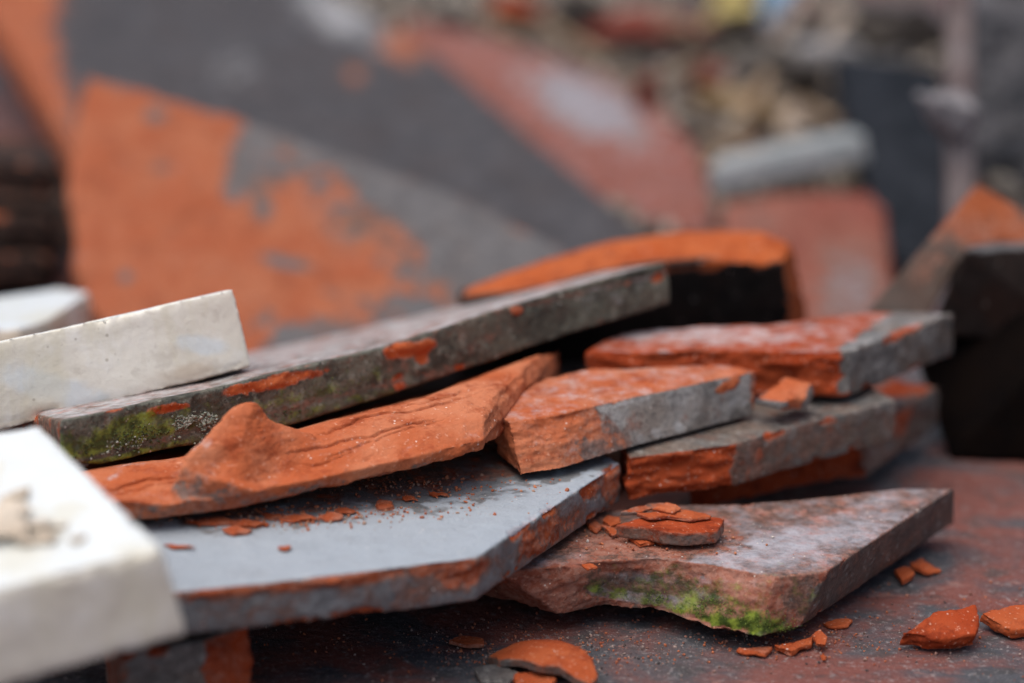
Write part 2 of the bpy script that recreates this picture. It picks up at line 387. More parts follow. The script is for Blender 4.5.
# 2 front tile with smooth blue-grey top
top = PL((170, 592, 52.6), (478, 556, 55.3), (622, 462, 61.8))
t2 = pp(top, [(-40, 620), (170, 592), (330, 576), (478, 557), (622, 462), (600, 450), (420, 440), (200, 455), (-60, 500)])
o2 = slab('clay_tile', M_GREYTOP, t2, thick=1.12, sides=[.2, .22, .27, .2, .3, .3, .3, .3, .3], dust_sky=.8, vox=.06, seed=21, skin=.007, chip=.08, chipthr=.16, edger=.0,
     paint=[('clay', 'side', ('e', 455, 570, 26, 22, 0), .62, .5), ('clay', 'side', ('e', 545, 535, 40, 12, -35), .55, .5), ('clay', 'side', ('e', 590, 485, 10, 14, 0), .9, .4),
            ('clay', 'side', ('e', 330, 578, 140, 9, -6), .6, .5), ('clay', 'any', ('e', 610, 482, 14, 18, 0), .5, .3),
            ('dust_sky', 'top', ('p', [(150, 470), (620, 440), (600, 470), (470, 500), (340, 512), (200, 530), (150, 520)]), .1, .5), ('clay', 'top', ('p', [(150, 470), (520, 440), (540, 476), (430, 492), (340, 502), (160, 528)]), .42, .5)])
tag(o2, 'large tile with smooth blue-grey top and chipped edge, under the nearest cream block', 'roof tile', G)
# 3 support piece under it, lower left
top = HZ(2.18)
t3 = pp(top, [(120, 655), (205, 640), (250, 625), (245, 600), (100, 600)])
o3 = slab('tile_fragment', M_RED, t3, thick=2.1, sides=[.1, .8, .8, .5, .5], vox=.09, seed=31, rough=.06)
tag(o3, 'dark red lump of tile propping up the left end of the blue-grey topped tile', 'tile fragment')
# 4 lump tile
st = []
for (bf, fl, mid, cr, bk, bb) in [
    ((60, 540, 56.6), (60, 515, 56.4), (60, 500, 57.0), (60, 482, 58.2), (60, 470, 63), (60, 500, 63)),
    ((120, 522, 57.0), (120, 500, 56.8), (118, 488, 57.5), (115, 474, 58.6), (150, 458, 63), (150, 490, 63)),
    ((160, 518, 57.1), (165, 505, 56.9), (165, 488, 57.7), (160, 470, 58.8), (190, 450, 63), (190, 485, 63)),
    ((235, 508, 57.8), (235, 492, 57.5), (235, 474, 58.3), (235, 456, 59.0), (260, 440, 63.5), (260, 470, 63.5)),
    ((320, 488, 58.4), (320, 478, 58.2), (320, 455, 58.9), (320, 432, 59.8), (350, 414, 64), (350, 445, 64)),
    ((410, 468, 59.3), (410, 458, 59.1), (410, 434, 59.8), (405, 412, 60.6), (450, 383, 65), (450, 425, 65)),
    ((465, 453, 59.9), (465, 444, 59.7), (462, 422, 60.2), (460, 402, 61.0), (540, 354, 66), (540, 400, 66)),
    ((482, 449, 60.2), (484, 440, 60.0), (484, 419, 60.4), (483, 407, 60.9), (560, 350, 67.5), (560, 392, 67.5))]:
    if bk[0] < 500: cr = (cr[0], cr[1] - 7, cr[2] + .3); bk = (cr[0] + 45, cr[1] - 18, cr[2] + 8); bb = (bf[0] + 20, bf[1] - 12, bk[2])
    st.append([P(q[0], q[1], q[2] - 1.4) for q in (bf, fl, mid, cr, bk, bb)])
lump = hull([P(q[0], q[1], q[2] - 1.4) for q in [(230, 410, 58.5), (240, 403, 58.5), (256, 402, 58.6), (266, 410, 58.8), (276, 426, 59), (286, 441, 59.2), (210, 430, 58), (186, 456, 57.4), (292, 462, 58.8), (217, 430, 58.2), (197, 446, 57.9), (190, 462, 57.5), (182, 470, 57.3), (200, 478, 57.3),
    (240, 490, 57.6), (270, 484, 58.2), (240, 440, 57.9), (262, 452, 58.2), (226, 452, 60.5), (258, 440, 60.6), (240, 425, 60.0), (205, 478, 60)]])
lump3 = hull([P(q[0], q[1], q[2] - 1.4) for q in [(262, 416, 58.8), (280, 446, 59.3), (318, 449, 59.7), (340, 444, 60), (335, 456, 59.2), (290, 468, 58.5), (250, 472, 58.0), (262, 446, 60.3), (320, 450, 60.5)]])
lump2 = hull([P(q[0], q[1], q[2] - 1.4) for q in [(182, 468, 57.3), (190, 464, 57.9), (215, 478, 57.2), (260, 492, 57.5), (280, 488, 58.1), (160, 508, 57.3), (180, 505, 57.4), (240, 505, 58.2)]])
tp4 = pp(PL((120, 490, 57.3), (490, 410, 60.6), (540, 358, 65)), [(60, 510), (160, 500), (235, 488), (320, 470), (410, 450), (491, 435), (493, 405), (580, 345), (450, 385), (260, 440), (60, 470)])
def lam(V):   # long splitting cracks across the broken face
    px, py = project(V); L = py + (px - 300) * .24 + fbm(V * .8, 41, 3) * 6 + fbm(V * 3, 44, 3) * 2.5
    d = np.zeros(len(V))
    for (c0, x0, x1, a) in [(452, 285, 430, .07), (459, 330, 440, .05), (436, 320, 475, .06), (466, 300, 352, .05), (446, 105, 180, .09), (452, 120, 185, .05), (430, 390, 470, .05)]:
        q = L - c0 + (px - (x0 + x1) / 2) * ((c0 * 37 % 11) / 11 - .5) * .16 + 1.2 * np.sin(px * .05 + c0); fd = sstep(x0 - 15, x0 + 15, px) * sstep(x1 + 15, x1 - 15, px)
        d -= fd * a * .45 * (1 + np.tanh(q / .5)) * .5 * sstep(9, 1, q); d -= fd * a * 1.8 * np.exp(-(q / .6) ** 2)
    for (cx, cy, rx, ry, an, a) in [(266, 456, 26, 9, 50, .16), (222, 462, 20, 12, -35, .12), (252, 424, 4, 14, -25, .05), (208, 492, 22, 8, 25, .12)]: d -= a * np.exp(-ell(px, py, cx, cy, rx, ry, an) ** 2)
    nrm = np.array([0, -.45, .89]); return V + d[:, None] * nrm * (V @ FW < 62)[:, None]
o4 = slab('clay_tile', M_LIGHT, tp4, thick=1.1, raw=[loft(st)], extra=[lump, lump2, lump3], sides=[1] * 11, top_clay=1, bot_clay=.3, vox=.04, seed=41, rough=.045, skin=.012, chip=.04, sagtop=0, deform=lam, calm=(238, 445, 46, 40), blend=((245, 448, 62, 42), 14),
     paint=[('clay', 'any', ('p', [(100, 520), (168, 500), (186, 470), (215, 484), (265, 497), (330, 485), (420, 466), (420, 480), (150, 540)]), .52, .5), ('dust_sky', 'any', ('e', 300, 450, 260, 60, -12), .27, .5),
            ('dust_sky', 'any', ('p', [(110, 463), (215, 437), (180, 456), (110, 472)]), .5, .3)])
tag(o4, 'bright orange broken tile with a raised pointed lump, above the blue-grey topped tile', 'roof tile', G)
# 5 long slab with mossy edge
SL = PL((50, 424, 57.2), (668, 260, 66.5), (270, 350, 70))
fr5 = [(60, 421, 464, 57.2), (100, 412, 464, 57.8), (161, 399, 450, 58.8), (233, 384, 438, 59.9), (292, 368, 424, 60.9), (383, 347, 396, 62.3), (488, 312, 361, 63.9), (586, 283, 328, 65.4), (668, 261, 303, 66.6)]
bk5 = [(-20, 400, 66), (0, 395, 66.7), (30, 388, 67.5), (95, 378, 68.5), (165, 366, 69.4), (250, 352, 70.8), (370, 327, 72.2), (470, 303, 73.6), (570, 278, 75)]
t5 = [P(x, y, D) for x, y, yb, D in fr5] + [P(*q) for q in bk5[::-1]]
b5 = [P(x + 3, yb, D + .25) for x, y, yb, D in fr5] + [P(*q) - np.array([0, 0, 1.2]) for q in bk5[::-1]]
raw5 = [loft([[t5[k], t5[17 - k], b5[17 - k], b5[k]] for k in range(9)])]
o5 = slab('clay_tile', M_MOSSY, t5, bot=b5, raw=raw5, sides=[.08, .08, .1, .12, .14, .2, .16, .1, .3] + [.4] * 9, top_clay=.42, dust_sky=.62, vox=.075, seed=51, skin=.014, chip=.07, chipthr=.3,
     paint=[('moss', 'side', ('e', 125, 441, 85, 28, -15), .8, .6), ('moss', 'side', ('e', 310, 405, 170, 28, -15), .55, .8), ('clay', 'side', ('e', 275, 382, 42, 6, -12), 1.2, .3), ('clay', 'side', ('e', 408, 349, 24, 8, -15), 1.2, .3), ('clay', 'side', ('e', 422, 352, 8, 14, 5), 1.2, .3),
            ('clay', 'side', ('e', 400, 383, 7, 9, 0), 1, .3), ('clay', 'side', ('e', 170, 408, 22, 4, -10), 1, .3), ('clay', 'side', ('e', 517, 310, 6, 4, 0), .9, .3), ('clay', 'side', ('e', 670, 266, 6, 8, 0), .8, .3),
            ('dust_sky', 'side', ('e', 610, 295, 45, 14, -15), .38, .5), ('dust_sky', 'side', ('e', 215, 425, 25, 8, 0), .3, .5)])
tag(o5, 'long tile with dark mossy edge, sloping up to the right over the stack', 'roof tile', G)
top = HZ(2.05)  # filler tile added to stop light coming in from behind
o = slab('clay_tile', M_RED, pp(top, [(120, 470), (480, 430), (640, 425), (640, 345), (430, 355), (60, 392)]), thick=1.9, sides=[.4] * 6, top_clay=.3, vox=.12, seed=55)
tag(o, 'added tile closing the gap beneath the long mossy edged tile to light from behind', 'roof tile', G)
# 6 middle tile, orange top, grey edge
top = HZ(4.75)
t6 = pp(top, [(494, 412), (510, 398), (545, 378), (590, 368), (650, 366), (728, 364), (757, 371), (700, 383), (640, 395), (597, 405), (560, 414), (508, 422)])
low = HZ(3.55)
b6 = pp(low, [(498, 455), (512, 440), (550, 420), (592, 412), (650, 410), (728, 408), (754, 416), (700, 430), (640, 446), (600, 458), (560, 470), (521, 476)])
o6 = slab('clay_tile', M_LIGHT, t6, bot=b6, sides=[.9, .9, .8, .6, .6, .5, .12, .15, .15, .6, .95, .95], top_clay=.8, dust_sky=.42, vox=.055, seed=61, rough=.055, skin=.008, chip=.06, chipthr=.3,
     paint=[('clay', 'side', ('e', 592, 445, 34, 30, -15), .45, .6), ('clay', 'any', ('e', 545, 425, 45, 22, 0), .9, .4), ('clay', 'any', ('e', 738, 370, 20, 6, -10), .9, .3), ('clay', 'side', ('e', 727, 386, 12, 5, -30), 1, .3), ('dust_sky', 'side', ('e', 665, 430, 25, 8, -15), .5, .4), ('dust_sky', 'side', ('e', 735, 402, 14, 6, 0), .5, .4), ('dust_sky', 'side', ('e', 560, 445, 30, 18, 0), .35, .5),
            ('dust_sky', 'side', ('e', 625, 402, 30, 5, -12), .5, .4)])
tag(o6, 'broken tile with orange top and mottled grey edge, just right of the lumpy tile', 'roof tile', G)
# 7 upper right tile
top = PL((850, 350, 65.0), (955, 313, 68.8), (600, 352, 65.2))
t7 = pp(top, [(585, 350), (620, 333), (700, 326), (790, 322), (870, 311), (955, 312), (905, 330), (850, 351), (780, 351), (700, 350), (640, 352)])
o7 = slab('clay_tile', M_RED, t7, thick=1.33, sides=[.8, .8, .8, .7, .3, .02, .02, .95, 1, 1, 1], top_clay=.8, dust_sky=.42, vox=.07, seed=71, rough=.09, chip=.05,
     paint=[('clay', 'top', ('p', [(835, 350), (900, 308), (960, 305), (960, 330), (860, 360)]), .1, .15), ('dust_sky', 'top', ('e', 690, 335, 110, 8, 0), .6, .5)])
tag(o7, 'tile with pale orange top, ragged red front and grey end, upper right of stack', 'roof tile', G)
# 8 red fractured tile below the middle tile
top = HZ(3.42)
t8 = pp(top, [(628, 458), (620, 440), (700, 415), (780, 395), (870, 385), (897, 400), (840, 415), (780, 430), (736, 444), (690, 450)])
o8 = slab('clay_tile', M_RED, t8, thick=1.22, sides=[.9, .3, .3, .3, .3, .25, .3, .3, 1, 1], top_clay=.2, dust_sky=.25, vox=.06, seed=81, rough=.10, chip=.07,
     paint=[('clay', 'side', ('e', 750, 470, 16, 20, 0), .45, .5)])
tag(o8, 'tile with rough red left end and grey-brown edge, directly under the mottled middle tile', 'roof tile', G)
# 9 lower back tile
top = HZ(2.1)
t9 = pp(top, [(690, 470), (690, 420), (800, 395), (890, 378), (940, 386), (905, 410), (868, 436), (790, 445)])
o9 = slab('clay_tile', M_RED, t9, thick=1.3, sides=[.9, .5, .5, .6, .25, .3, 1, 1], top_clay=.4, dust_sky=.1, vox=.08, seed=91, rough=.08, chip=.1,
     paint=[('clay', 'any', ('e', 900, 388, 22, 8, 0), .9), ('clay', 'side', ('e', 905, 405, 8, 30, 10), .8, .5)])
tag(o9, 'shaded dark red tile with rounded grey right end, resting second from the ground', 'roof tile', G)
# 10 curved blackened tile behind
fr = [(458, 302, 71.5), (510, 292, 71.2), (570, 279, 71), (640, 266, 71), (710, 260, 71), (782, 264, 71)]
bkk = [(792, 242, 72.6), (762, 230, 73), (690, 228, 73.2), (610, 239, 73.2), (540, 260, 73), (458, 290, 72.3)]
t10 = [P(*q) for q in fr + bkk]
off = [np.array([0, 1.6, -4.2])] * 5 + [np.array([.9, 1.6, -4.2]), np.array([1.1, 2, -4.2])] + [np.array([0, 2, -4.2])] * 5
o10 = slab('curved_tile', M_DARK, t10, bot=[a + b for a, b in zip(t10, off)], sides=[.05] * 5 + [.9] + [.2] * 6, top_clay=1, dust_sky=0, vox=.1, seed=101, rough=.05, chip=.015, skin=.006)
tag(o10, 'curved tile with bright orange broken rim over a black face, behind the long mossy tile', 'roof tile')
# 11 chip wedged between tiles
t11 = [P(*q) for q in [(757, 398, 63.6), (768, 388, 64.2), (785, 377, 64.8), (812, 382, 64.6), (806, 396, 63.9), (785, 401, 63.4)]]
o11 = slab('tile_fragment', M_LIGHT, t11, bot=[P(*q) for q in [(754, 404, 63.8), (768, 402, 64.4), (788, 396, 65), (815, 394, 64.8), (808, 409, 64.1), (782, 412, 63.6)]], sides=[.1] * 6, top_clay=1, vox=.04, seed=111, chip=.03)
tag(o11, 'small wedge of tile with orange top and grey rim, stuck under the upper right tile', 'tile fragment')

# ------------------------------------------------------------------ CREAM STONE BLOCKS
GB = 'cream stone blocks'
top = PL((162, 545, 48.6), (40, 424, 53.6), (-200, 620, 46.5))
t12 = pp(top, [(40, 424), (162, 546), (0, 588), (-260, 650), (-260, 470)])
o12 = slab('stone_block', M_STONE, t12, bot=[p + np.array([.45, .1, -2.1]) for p in t12], sides=[0] * 5, vox=.07, seed=121, skin=.01, chip=.05, chipthr=.2, dust_sky=.9, edger=.02, chipclay=0, bot_clay=0)
tag(o12, 'nearest cream stone block with mortar crumbs on top, in the lower left corner', 'stone block', GB)
# mortar crumbs on the near block (part)
mort = []
for (x, y, r) in [(20, 515, .5), (35, 530, .38), (5, 535, .6), (50, 540, .25), (75, 541, .2), (12, 500, .3), (58, 528, .2), (30, 545, .3)]:
    c0 = top.at(x, y); pts = [c0 + r * np.array([random.uniform(-1.3, 1.3), random.uniform(-1, 1), random.uniform(-.1, .75)]) for _ in range(12)]; mort.append(hull(pts))
me = remesh(mort, .06); V = getco(me); N = getno(me); V = V + N * (fbm(V * 3, 5, 4) * .06)[:, None]
finish('mortar_residue', me, V, plain_mat('mortar', (.62, .55, .46), (.5, .42, .33)), parent=o12)
# second block leaning on the slab
b_l, b_r = SL.at(0, 431), SL.at(252, 367)
ex = (b_r - b_l) / np.linalg.norm(b_r - b_l); t_r = P(233, 288, b_r @ FW - 0 - 0 if False else (b_r - CAM) @ FW - .25)
t_l = P(0, 336, (b_l - CAM) @ FW - .25)
b_l = b_l - ex * 8; t_l = t_l - ex * 8
up = SL.n; back = np.cross(up, ex); back = back if back[1] > 0 else -back
t13 = [t_l, t_r, t_r + back * 3.6 - np.array([0, 0, .25]), t_l + back * 3.6 - np.array([0, 0, .25])]
b13 = [b_l, b_r, b_r + back * 3.4, b_l + back * 3.4]
o13 = slab('stone_block', M_STONE, t13, bot=b13, sides=[0] * 4, vox=.07, seed=131, skin=.01, chip=.05, chipthr=.2, dust_sky=.9, edger=.01, chipclay=0, bot_clay=.5,
     paint=[('dust_sky', 'side', ('e', 60, 390, 60, 14, 20), .8, .4), ('dust_sky', 'side', ('e', 200, 345, 25, 8, 10), .8, .4), ('clay', 'side', ('e', 190, 372, 40, 8, -12), .4, .5)])
tag(o13, 'cream stone block standing on the long mossy edged tile, mottled side facing front', 'stone block', GB)
top = PL((0, 320, 70), (88, 290, 76), (-60, 300, 75))
t14 = pp(top, [(-150, 335), (20, 328), (50, 318), (90, 292), (60, 288), (-150, 318)])
o14 = slab('stone_block', M_STONE, t14, thick=1.3, sides=[.5] * 6, vox=.08, seed=141, dust_sky=1, chipclay=0, skin=.006, chip=.03)
tag(o14, 'bluish white stone block lying behind the standing cream block at the left edge', 'stone block', GB)

# ------------------------------------------------------------------ BACKGROUND PIECES
GF = 'large broken slabs leaning in the rubble behind'
B = PL((200, 340, 79), (85, 75, 89), (600, 290, 81))
t15 = pp(B, [(86, 74), (72, 130), (67, 190), (76, 230), (72, 268), (96, 312), (150, 400), (420, 400), (640, 330), (560, 245), (450, 190), (330, 150), (240, 118)])
OR_ = [(80, 60), (245, 118), (235, 150), (255, 190), (300, 160), (340, 185), (365, 215), (410, 245), (440, 300), (380, 320), (300, 318), (265, 330), (250, 370), (150, 420), (60, 330), (50, 100)]
OR2 = [(80, 60), (240, 116), (225, 150), (235, 200), (290, 190), (320, 215), (340, 240), (390, 265), (400, 295), (330, 305), (300, 312), (255, 320), (250, 370), (150, 420), (60, 330), (50, 100)]
o15 = slab('clay_tile', M_NEARGREY, t15, thick=1.5, sides=[.9] * 6 + [.5] * 7, top_clay=.05, vox=.14, seed=151, chip=.05, rough=.09, paint=[('clay', 'any', ('p', OR_), .56, 1.2), ('clay', 'any', ('p', OR2), .95, .7),
     ('clay', 'top', ('e', 242, 165, 16, 30, 20), .12, .6), ('clay', 'top', ('e', 285, 262, 26, 6, 12), .05, .5), ('clay', 'top', ('e', 155, 115, 9, 8, 0), .2, .5), ('clay', 'top', ('e', 126, 276, 6, 6, 0), .2, .4), ('clay', 'top', ('e', 370, 225, 22, 14, 10), .45, .8), ('clay', 'top', ('e', 160, 168, 12, 6, 0), .4, .4),
     ('clay', 'top', ('e', 262, 200, 12, 22, 0), .3, .6), ('moss', 'top', ('e', 355, 232, 40, 20, 20), .38, .8), ('dust_sky', 'top', ('e', 280, 175, 60, 40, 10), .25, .8)])
tag(o15, 'large leaning grey slab with a big flaked orange patch, behind the standing cream block', 'roof tile', GF)
A_ = PL((100, 60, 103), (640, 235, 92), (300, 0, 113))
t16 = pp(A_, [(-60, -90), (-20, 0), (20, 60), (50, 110), (78, 165), (150, 260), (400, 300), (660, 300), (640, 226), (530, 135), (425, 45), (330, -10), (240, -70)])
o16 = slab('clay_tile', M_FAR, t16, thick=1.6, sides=[.8] * 5 + [.3] * 8, top_clay=.0, vox=.2, seed=161, chip=.05, dust_sky=.05, rough=.04, paint=[('clay', 'any', ('p', [(-90, -100), (85, -100), (50, 25), (60, 70), (75, 110), (80, 175), (-40, 120)]), .9, .6), ('dust_sky', 'top', ('e', 500, 150, 60, 16, 35), .3, .8),
     ('dust_sky', 'top', ('e', 235, 70, 34, 34, 0), .42, .6), ('dust_sky', 'top', ('e', 340, 10, 60, 30, 30), .6, .6), ('clay', 'top', ('e', 405, 40, 26, 26, 0), .6, .5), ('clay', 'top', ('e', 355, 75, 10, 10, 0), .55, .5)])
tag(o16, 'very large dark grey slab with orange left rim, topmost of the leaning slabs behind', 'roof tile', GF)
C_ = PL((420, 40, 113), (640, 225, 96), (690, 150, 101))
t17 = pp(C_, [(400, 15), (415, 45), (520, 135), (640, 240), (700, 260), (716, 215), (700, 150), (660, 105), (600, 72), (500, 38)])
o17 = slab('clay_tile', M_PINK, t17, thick=1.3, sides=[.7] * 10, top_clay=.72, dust_sky=.42, vox=.2, seed=171, chip=.05, rough=.04,
     paint=[('clay', 'top', ('e', 590, 105, 60, 26, 25), .1, .6), ('dust_sky', 'top', ('e', 585, 105, 65, 24, 25), .6, .8)])
tag(o17, 'pink red slab with a bluish grey patch, sloping down behind the curved tile', 'roof tile', GF)
E_ = PL((800, 195, 93), (800, 320, 82), (880, 195, 93))
t18 = pp(E_, [(722, 200), (728, 340), (900, 340), (885, 190), (800, 192)])
o18 = slab('clay_tile', M_PINK, t18, thick=1.3, sides=[.8] * 5, top_clay=.8, dust_sky=.12, vox=.2, seed=181, chip=.05,
     paint=[('dust_sky', 'top', ('e', 850, 290, 30, 40, 0), .4, .8), ('clay', 'top', ('e', 850, 290, 40, 50, 0), .35, .8), ('clay', 'top', ('e', 755, 215, 40, 20, 0), .5, .8)])
tag(o18, 'dull pink tile lying below the pale grey edged tile, right of the curved tile', 'roof tile', GF)
F_ = PL((710, 168, 93), (865, 133, 95), (780, 140, 99))
t19 = pp(F_, [(708, 168), (865, 134), (850, 128), (720, 155)])
o19 = slab('clay_tile', plain_mat('pale_grey_tile', (.27, .30, .31), (.35, .37, .38), (.2, .2, .2)), t19, thick=1.15, vox=.11, seed=191, chip=.0, skin=.004, bot=None)
tag(o19, 'pale grey tile seen edge on, resting above the dull pink tile', 'roof tile', GF)
Gp = PL((850, 55, 103), (900, 250, 89), (940, 80, 101))
t20 = pp(Gp, [(832, 52), (862, 160), (893, 262), (975, 262), (960, 160), (940, 66)])
o20 = slab('clay_tile', plain_mat('blue_black_slate', (.012, .015, .02), (.026, .03, .038), (.018, .018, .02), .95), t20, thick=1.4, vox=.15, seed=201, chip=.02)
tag(o20, 'blue black slate standing upright between the pale grey edged tile and the pinkish batten', 'slate', GF)
# right leaning tiles
J = PL((978, 183, 75), (865, 312, 70), (1040, 262, 73.2))
t21 = pp(J, [(978, 183), (921, 247), (865, 312), (928, 318), (958, 262), (1000, 240), (1075, 262), (1030, 212)])
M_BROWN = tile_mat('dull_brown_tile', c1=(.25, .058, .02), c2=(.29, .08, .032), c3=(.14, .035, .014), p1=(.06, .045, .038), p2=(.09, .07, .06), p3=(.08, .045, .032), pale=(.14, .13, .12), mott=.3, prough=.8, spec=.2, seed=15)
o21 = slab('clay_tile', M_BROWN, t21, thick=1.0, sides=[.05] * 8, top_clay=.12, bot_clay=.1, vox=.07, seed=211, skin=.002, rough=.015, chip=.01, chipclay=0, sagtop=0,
     paint=[('clay', 'any', ('e', 985, 205, 48, 34, -10), .9, .7), ('clay', 'any', ('e', 1050, 245, 50, 16, 20), .8, .5), ('clay', 'any', ('e', 930, 262, 24, 14, -48), .36, .9), ('dust_sky', 'any', ('e', 880, 292, 40, 7, -48), .34, .8)])  # pale streak at lower left paints the lit rim
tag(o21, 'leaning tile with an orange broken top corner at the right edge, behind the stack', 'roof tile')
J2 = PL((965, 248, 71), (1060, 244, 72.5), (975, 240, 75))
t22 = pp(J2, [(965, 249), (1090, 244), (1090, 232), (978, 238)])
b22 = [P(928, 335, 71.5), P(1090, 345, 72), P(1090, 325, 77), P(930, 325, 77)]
o22 = slab('clay_tile', M_SHADE, t22, bot=b22, sides=[.1, .1, .1, .1], top_clay=0, bot_clay=0, dust_sky=.35, vox=.08, seed=221, skin=.003, rough=.02, chip=.01, chipclay=0, sagtop=.01, paint=[('dust_sky', 'any', ('e', 1010, 247, 60, 6, -4), .5, .5)])
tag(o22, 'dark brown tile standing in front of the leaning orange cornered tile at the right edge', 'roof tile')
# right hand hollow: added tiles, backing coloured black for shade, unseen side blocking light
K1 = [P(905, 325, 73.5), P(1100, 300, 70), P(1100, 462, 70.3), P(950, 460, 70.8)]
o23 = slab('clay_tile', plain_mat('hollow_shade_black', (.003, .002, .002), (.005, .003, .0025), (.006, .003, .002), .95), K1, thick=1.3, sides=[.0] * 4, top_clay=0, bot_clay=0, chip=.01, vox=.12, seed=231)
tag(o23, 'added tile coloured black for the shade of the hollow right of the stack', 'roof tile')
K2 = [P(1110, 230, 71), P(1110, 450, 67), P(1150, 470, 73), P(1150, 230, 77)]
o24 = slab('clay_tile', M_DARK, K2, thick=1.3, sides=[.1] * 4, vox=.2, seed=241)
tag(o24, 'unseen added tile on edge blocking light from the hollow, beyond the right rim', 'roof tile')
# left hollow: tiles put in and coloured dark to carry its shade
L1 = [P(-80, 120, 99), P(90, 150, 99), P(110, 330, 88), P(-80, 340, 88)]
o25 = slab('clay_tile', M_DARK, L1, thick=1.3, sides=[.1] * 4, top_clay=.25, vox=.2, seed=251)
tag(o25, 'tile darkened to carry the shade deep in the hollow at the left edge', 'roof tile')
L2 = [P(-110, 90, 84), P(20, 120, 90), P(80, 170, 93), P(-110, 180, 93)]
for k, (ya, yb, D0) in enumerate([(150, 165, 84), (205, 218, 83), (245, 256, 82)]):
    q = [P(-90, ya, D0), P(58 - k * 4, yb, D0 + 3), P(62, yb - 14, D0 + 9), P(-90, ya - 14, D0 + 7)]
    o = slab('clay_tile', M_DARK, q, thick=1.2, sides=[.25] * 4, top_clay=.2, vox=.2, seed=260 + k, chip=.1)
    tag(o, ['upper', 'middle', 'lowest'][k] + ' of the three tiles darkened for shade, stacked in the hollow at the left edge', 'roof tile', 'tiles darkened for shade in the left hollow')

# ------------------------------------------------------------------ rubble behind
def stones(specs, seed, sub=2):
    rs = np.random.default_rng(seed); Vs, Fs, n = [], [], 0
    bm = bmesh.new(); bmesh.ops.create_icosphere(bm, subdivisions=sub, radius=1); bv = np.array([v.co[:] for v in bm.verts]); bf = np.array([[v.index for v in f.verts] for f in bm.faces]); bm.free()
    for (x, y, z, r) in specs:
        v = bv.copy(); v = v * (1 + .45 * fbm(v * 1.1 + rs.uniform(0, 90, 3), 3, 2))[:, None]
        v = np.round(v * 3.2 + rs.uniform(-.3, .3)) / 3.2 * .5 + v * .5
        v *= rs.uniform(.5, 1.2, 3); a = rs.uniform(0, 6.28); c_, s_ = math.cos(a), math.sin(a)
        v = v @ np.array([[c_, -s_, 0], [s_, c_, 0], [0, 0, 1]]).T * r
        Vs.append(v + [x, y, z]); Fs.append(bf + n); n += len(v)
    me = bpy.data.meshes.new('s'); V = np.concatenate(Vs); me.from_pydata(V.tolist(), [], np.concatenate(Fs).tolist())
    val = np.repeat(rs.uniform(0, 1, len(specs)), len(bv)); return me, V, val
def gravel_mat(name, cols):
    g = NG(name); a = g.attr('tone'); c = cols[0]
    for i, cc in enumerate(cols[1:]): c = g.mix(g.ramp(a, (i + .6) / len(cols), (i + 1.2) / len(cols)), c, cc)
    g.link(c, g.b.inputs['Base Color']); g.b.inputs['Roughness'].default_value = .9
    g.link(g.bump(g.noise(300), .001), g.b.inputs['Normal']); return g.m
M_GRAV = gravel_mat('mixed_gravel', [(.03, .026, .023), (.17, .14, .11), (.05, .043, .038), (.25, .21, .17), (.08, .055, .045), (.38, .34, .29)])
sp = []
gx_ = RNG.uniform(0, 1, (15000, 3)); gy_ = 90 + 62 * gx_[:, 0] ** .8; gxx = (-.09 + .33 * gx_[:, 1]) * gy_ * 1.1; gzz = gz(np.stack([gxx, gy_, gy_ * 0], 1))
for k in range(11000): sp.append((gxx[k], gy_[k], gzz[k] + .1, (.16 + .6 * gx_[k, 2] ** 2.5)))
me, V, val = stones(sp, 5, 1)
tag(finish('gravel', me, V, M_GRAV, dict(tone=val), origin=np.zeros(3)), 'brown and grey gravel and mortar crumbs covering the heap behind', 'gravel', kind='stuff')
# brick and mortar lumps one can tell apart
def rock(px, py, D, r, mat, label, cat='rubble lump', squash=(1, .9, .7), seed=1, group='rubble lumps on the gravel heap', name='rubble_lump'):
    c0 = P(px, py, D); rs = np.random.default_rng(seed)
    pts = [c0 + r * rs.normal(size=3) / 1.6 * np.array(squash) for _ in range(16)]
    me = remesh([hull(pts)], r / 12); V = getco(me); N = getno(me); V = V + N * (fbm(V * 2.2 / r, seed, 4) * .16 * r)[:, None]
    return tag(finish(name, me, V, mat, dict(clay=np.ones(len(V)) * .95, dust_sky=np.ones(len(V)) * .15, moss=np.zeros(len(V)))), label, cat, group)
M_PALE = plain_mat('pale_mortar', (.20, .18, .16), (.27, .24, .21), (.12, .105, .09))
rock(640, 28, 120, 1.5, M_PINK, 'largest red brick lump on the gravel, above the pink slab', seed=3, squash=(1.5, 1, .6))
rock(700, 75, 112, 1.0, M_PINK, 'red brick lump right of the largest one on the gravel heap', seed=4)
rock(520, 4, 124, 1.5, M_RED, 'dark red brick lump at the top edge of the photo, left on the gravel heap', seed=5)
rock(450, 20, 118, 1.2, M_PALE, 'pale crumbly mortar lump beside the top of the big dark grey slab', seed=6)
rock(560, 60, 112, 1.0, M_PALE, 'pale mortar lump on the gravel just above the pink slab', seed=7)
rock(760, 60, 116, 1.4, M_PALE, 'pale grey mortar lump left of the grey plank on the heap', seed=8)
rock(650, 100, 106, 1.5, M_PINK, 'small red brick lump close to the right rim of the pink slab', seed=9)
rock(830, 20, 120, 2.0, plain_mat('black_lump', (.02, .018, .018), (.04, .036, .034)), 'black lump in the rubble under the crossing grey planks', seed=12)
rock(770, 170, 101, 1.2, M_PALE, 'small mortar crumb lying right behind the pale grey edged tile', seed=13)
